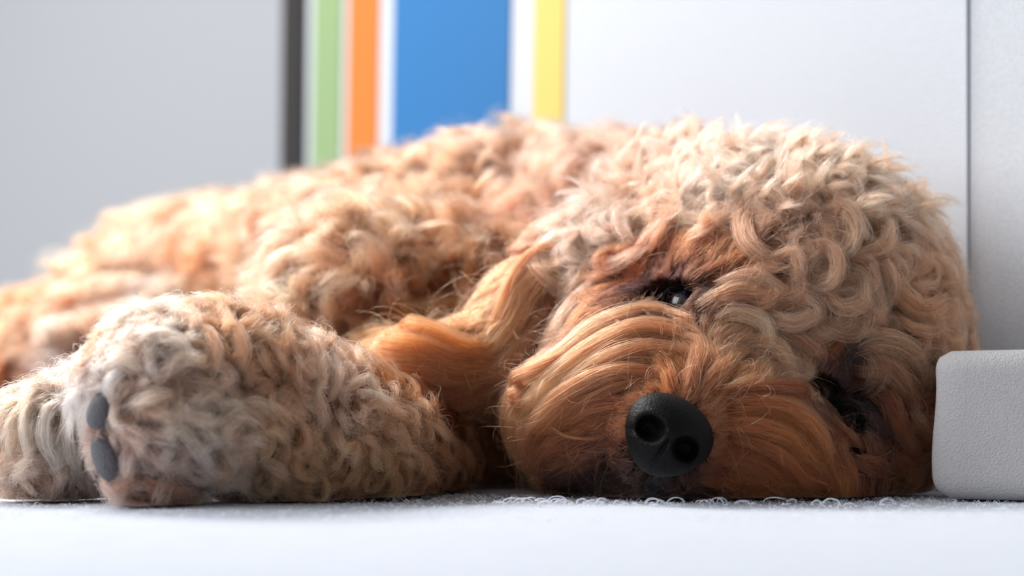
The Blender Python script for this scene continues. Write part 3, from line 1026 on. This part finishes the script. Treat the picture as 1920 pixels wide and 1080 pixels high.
curves_obj('head_fur', head_fur() + hero(HEAD_H, frizz=0.0008, stray=0.12, s0=0.45, s1=0.55, cvar=0.2), M_fur, dog)
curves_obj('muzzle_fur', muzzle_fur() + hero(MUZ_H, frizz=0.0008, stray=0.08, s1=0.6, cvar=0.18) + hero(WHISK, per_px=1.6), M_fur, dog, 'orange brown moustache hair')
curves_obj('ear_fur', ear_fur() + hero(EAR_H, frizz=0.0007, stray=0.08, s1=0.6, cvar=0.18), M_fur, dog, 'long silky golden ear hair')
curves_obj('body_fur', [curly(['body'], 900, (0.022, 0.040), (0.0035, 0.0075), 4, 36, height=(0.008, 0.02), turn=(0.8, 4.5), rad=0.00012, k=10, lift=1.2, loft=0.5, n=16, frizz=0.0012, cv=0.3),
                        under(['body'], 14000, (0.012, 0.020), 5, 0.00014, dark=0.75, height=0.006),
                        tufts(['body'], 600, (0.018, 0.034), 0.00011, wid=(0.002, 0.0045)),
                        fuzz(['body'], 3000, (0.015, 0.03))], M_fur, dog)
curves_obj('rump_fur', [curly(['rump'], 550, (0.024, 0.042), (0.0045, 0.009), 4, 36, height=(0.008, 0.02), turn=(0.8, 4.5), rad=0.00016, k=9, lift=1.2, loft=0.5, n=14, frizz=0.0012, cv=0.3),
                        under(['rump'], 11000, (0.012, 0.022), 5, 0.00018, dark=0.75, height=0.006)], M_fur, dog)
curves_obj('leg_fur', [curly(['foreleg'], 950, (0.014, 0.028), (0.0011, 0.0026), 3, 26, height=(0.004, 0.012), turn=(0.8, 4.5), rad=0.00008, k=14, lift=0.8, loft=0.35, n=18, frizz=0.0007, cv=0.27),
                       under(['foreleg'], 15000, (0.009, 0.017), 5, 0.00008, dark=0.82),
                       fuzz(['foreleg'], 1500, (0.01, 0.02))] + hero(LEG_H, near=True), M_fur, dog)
PADS = ((187, 772), (197, 855))
off_pad = lambda q: away_from(q, PADS, [22, 26], 12)
curves_obj('paw_fur', [curly(['paw'], 420, (0.015, 0.028), (0.0018, 0.0036), 4, 30, height=(0.004, 0.011), turn=(0.1, 2.0), rad=0.00008, k=14, lift=0.8, loft=0.3, n=18, fn=off_pad, frizz=0.0007, cv=0.25),
                       under(['paw'], 12000, (0.009, 0.017), 5, 0.00007, fn=off_pad, dark=0.7, turn=.5),
                       tufts(['paw'], 90, (0.010, 0.018), fn=off_pad),
                       fuzz(['paw'], 1500, (0.01, 0.02))] + hero(PAW_H, near=True, frizz=0.0007, stray=0.1, s1=0.6, cvar=0.18), M_fur, dog, 'cream white paw hair')


# ------------------------------------------------------------------ nose
def nose():
    m = mat('nose_leather', lin((9, 8, 8)), 0.45, 0.10, bump=('voronoi', 1300, 0.0002))
    cpx = (1251, 820)
    s, R1, U1 = NOSE_S, NOSE_R, NOSE_U
    Fw = -CF
    n, mring = 72, 40
    rx, ry, rz = 0.0172, 0.0158, 0.0135
    vs, fs = [], []
    for j in range(mring + 1):
        th = j / mring * 2.25
        for i in range(n):
            a = i / n * 2 * math.pi
            X = math.sin(th) * math.cos(a); Y_ = math.sin(th) * math.sin(a); Z = math.cos(th)
            # rounded triangle: wide on top, narrow towards the lip
            wx = rx * (1 + 0.16 * Y_) * (1 - 0.10 * max(0, -Y_) ** 2)
            x, y, z = X * wx, Y_ * ry, Z * rz
            # flatter front, square shoulders
            z *= 1 - 0.10 * (X * X + Y_ * Y_)
            d = 0.0
            if Z > -0.2:
                for sx in (-1, 1):
                    ex, ey = (x - sx * 0.0076) / 0.0044, (y + 0.0002) / 0.0040
                    q = ex * ex + ey * ey
                    d += 0.0090 * math.exp(-q ** 2 * 0.9)
                    # comma slit curling outwards and down
                    for t in np.linspace(0, 1, 7):
                        cx = sx * (0.0095 + 0.0052 * t); cy = -0.0020 - 0.0030 * t
                        qq = ((x - cx) ** 2 + (y - cy) ** 2) / (0.0011 ** 2)
                        d += 0.0011 * math.exp(-qq) * (1 - t * .5)
                    # raised wing round the nostril
                    d -= 0.0006 * math.exp(-((math.sqrt(q) - 1.55) ** 2) * 6)
                if y < 0.003:
                    d += 0.0017 * math.exp(-(x / 0.0009) ** 2) * min(1, (0.003 - y) / 0.004)
            p = s + R1 * x + U1 * y + Fw * (z - d - 0.0035)
            vs.append(p)
    for j in range(mring):
        for i in range(n):
            k = (i + 1) % n
            fs.append((j * n + i, (j + 1) * n + i, (j + 1) * n + k, j * n + k))
    return mesh_obj('nose', vs, fs, m, dog)


nose_o = nose()
nose_o['label'] = 'black leathery nose with two nostrils'


def blob(name, c, axes, radii, m, parent, seg=24, power=2.0):
    bm = bmesh.new()
    bmesh.ops.create_uvsphere(bm, u_segments=seg, v_segments=seg // 2 + 4, radius=1)
    X, Y_, Z = [Vector(a) for a in axes]
    for v in bm.verts:
        q = v.co.copy()
        if power != 2.0:
            k = (abs(q.x) ** power + abs(q.y) ** power + abs(q.z) ** power) ** (-1 / power)
            q *= k
        v.co = Vector(c) + X * q.x * radii[0] + Y_ * q.y * radii[1] + Z * q.z * radii[2]
    return bm_obj(name, bm, m, parent)


M_eye = mat('dark_eye', (0.004, 0.006, 0.012), 0.1, 0.5, coat=0.4)
M_lid = mat('eyelid_skin', lin((16, 11, 10)), 0.8, 0.05)
for c, r in EYEB:
    v = unit(C0 - c)
    e = blob('eye', c, (CR, CU, -CF), (r, r, r), M_eye, dog, 40)
    # a rim of dark skin round the opening between the lids
    ax = NOSE_R
    ay = unit(np.cross(v, ax))
    vs, fs = [], []
    nu, nv = 40, 12
    for i in range(nu):
        a = 2 * math.pi * i / nu
        ring = c + v * (r * 0.45) + ax * math.cos(a) * r * 1.12 + ay * math.sin(a) * r * 0.86
        out_ = unit(ax * math.cos(a) + ay * math.sin(a))
        for j in range(nv):
            b = 2 * math.pi * j / nv
            vs.append(ring + (out_ * math.cos(b) * 1.4 + v * math.sin(b)) * r * 0.14)
    for i in range(nu):
        for j in range(nv):
            i2, j2 = (i + 1) % nu, (j + 1) % nv
            fs.append((i * nv + j, i2 * nv + j, i2 * nv + j2, i * nv + j2))
    mesh_obj('eyelid', vs, fs, M_lid, e)

M_pad = mat('paw_pad_leather', lin((96, 94, 98)), 0.5, 0.4, bump=('voronoi', 1400, 0.0005))
M_pink = mat('bare_pink_skin', lin((160, 104, 88)), 0.6, 0.3, bump=('noise', 700, 0.0005))
for c_, ax, ay, v, wx, wy in PADG:
    blob('paw_pad', c_, (ax, ay, v), (wx, wy, 0.0046), M_pad, dog, 32, 2.3)['label'] = 'grey leathery paw pad'
for (px, py, wx, wy, an) in ((172, 812, 0.0020, 0.0016, 0.2), (176, 850, 0.0016, 0.0060, -0.35), (196, 733, 0.0014, 0.0020, 0.1)):
    s0 = trace([px + 6], [py])[0]
    v = unit(C0 - s0)
    ay = unit(CU * math.cos(an) + CR * math.sin(an)); ax = unit(np.cross(ay, v))
    blob('toe_skin', s0 + v * 0.0026, (ax, ay, v), (wx, wy, 0.002), M_pink, dog, 20)['label'] = 'bare pink skin between the pads'


# ------------------------------------------------------------------ bolster in the corner
def bolster():
    nx_, nz = 40, 40
    bm = bmesh.new()
    x0 = at(1762, 800, 0.935)[0]
    bmesh.ops.create_cube(bm, size=2)
    bmesh.ops.subdivide_edges(bm, edges=bm.edges[:], cuts=22, use_grid_fill=True)
    hx, hy, hz = 0.08, 0.030, 0.0300
    cx, cy, cz = hx, hy, hz
    rr = 0.0085
    for v in bm.verts:
        q = Vector((v.co.x * hx, v.co.y * hy, v.co.z * hz))
        inner = Vector((max(-hx + rr, min(hx - rr, q.x)), max(-hy + rr, min(hy - rr, q.y)), max(-hz + rr, min(hz - rr, q.z))))
        d = q - inner
        if d.length > 1e-7:
            q = inner + d.normalized() * rr
        u, t = v.co.x, v.co.z
        q.y += -0.0022 * (1 - u * u) * (1 - t * t) * (1 if v.co.y < 0 else -1) * -1
        q.z += (0.0035 * (u + 1) * 0.5 * 0.6 - 0.0016) * (1 if q.z > 0 else 0) * (q.z / hz)
        q.x += 0.0010 * math.sin(t * 3.0) * (1 if u < 0 else 0)
        v.co = Vector((cx, cy, cz)) + q
    return bm_obj('bolster', bm, M_bolster)


bo = bolster()
bo.location = (at(1741, 800, 0.935)[0], 0.935, 0)
bo.rotation_euler = (0, 0, -math.radians(27))
bo['label'] = "greyish white canvas bolster block in the corner beside the dog's head"
bo['category'] = 'cushion'


# ------------------------------------------------------------------ fuzzy pile of the cover
def pile():
    sets = []
    n = 4000
    x = RNG.uniform(-0.24, 0.26, n); y = RNG.uniform(0.80, 0.98, n)
    k = 10
    u = np.linspace(0, 1, k)[None]
    a = RNG.random((n, 1)) * 6.283
    hgt = RNG.uniform(0.0003, 0.0010, (n, 1)); span = RNG.uniform(0.0008, 0.003, (n, 1))
    P = np.stack([x[:, None] + np.cos(a) * span * (u - .5), y[:, None] + np.sin(a) * span * (u - .5), hgt * np.sin(np.pi * u) - 0.0006], -1)
    sets.append((P, np.tile((0.86, 0.88, 0.93), (n, 1)), np.full((n, k), 0.00006)))
    # larger loose loops in front of the muzzle
    n = 70; k = 26
    px = np.where(RNG.random(n) < 0.6, RNG.normal(1200, 130, n), RNG.uniform(900, 1720, n))
    y = RNG.uniform(0.885, 0.912, n)
    x = (px - 960) / F * y
    u = np.linspace(0, 1, k)[None]
    h = np.clip(RNG.gamma(1.6, 0.0008, (n, 1)), 0, 0.0026); sp = h * RNG.uniform(0.5, 1.6, (n, 1)); sg = np.where(RNG.random((n, 1)) < .5, -1, 1)
    th = u * RNG.uniform(2.6, 5.2, (n, 1)) - 0.4
    P = np.stack([x[:, None] + sg * (sp * u * 1.2 - sp * 0.8 * np.cos(th)), y[:, None] + RNG.normal(0, 0.5, (n, 1)) * sp * u, h * (0.55 + 0.65 * np.sin(th)) * (1 - .25 * u) - 0.0002], -1)
    for q in range(5):
        P2 = P + RNG.normal(0, 0.00016, (n, 1, 3)) + np.sin(u * RNG.uniform(3, 9, (n, 1)) + RNG.random((n, 1)) * 6)[..., None] * 0.00012
        sets.append((P2, np.tile((0.8, 0.84, 0.92), (n, 1)), np.full((n, k), 0.00005)))
    return sets


m = bpy.data.materials.new('cotton_pile')
m.use_nodes = True
m.node_tree.nodes['Principled BSDF'].inputs['Base Color'].default_value = (0.82, 0.85, 0.92, 1)
m.node_tree.nodes['Principled BSDF'].inputs['Roughness'].default_value = 0.7
pl = curves_obj('cover_pile', pile(), m, bed, 'loose cotton loops of the cover')
pl['kind'] = 'stuff'
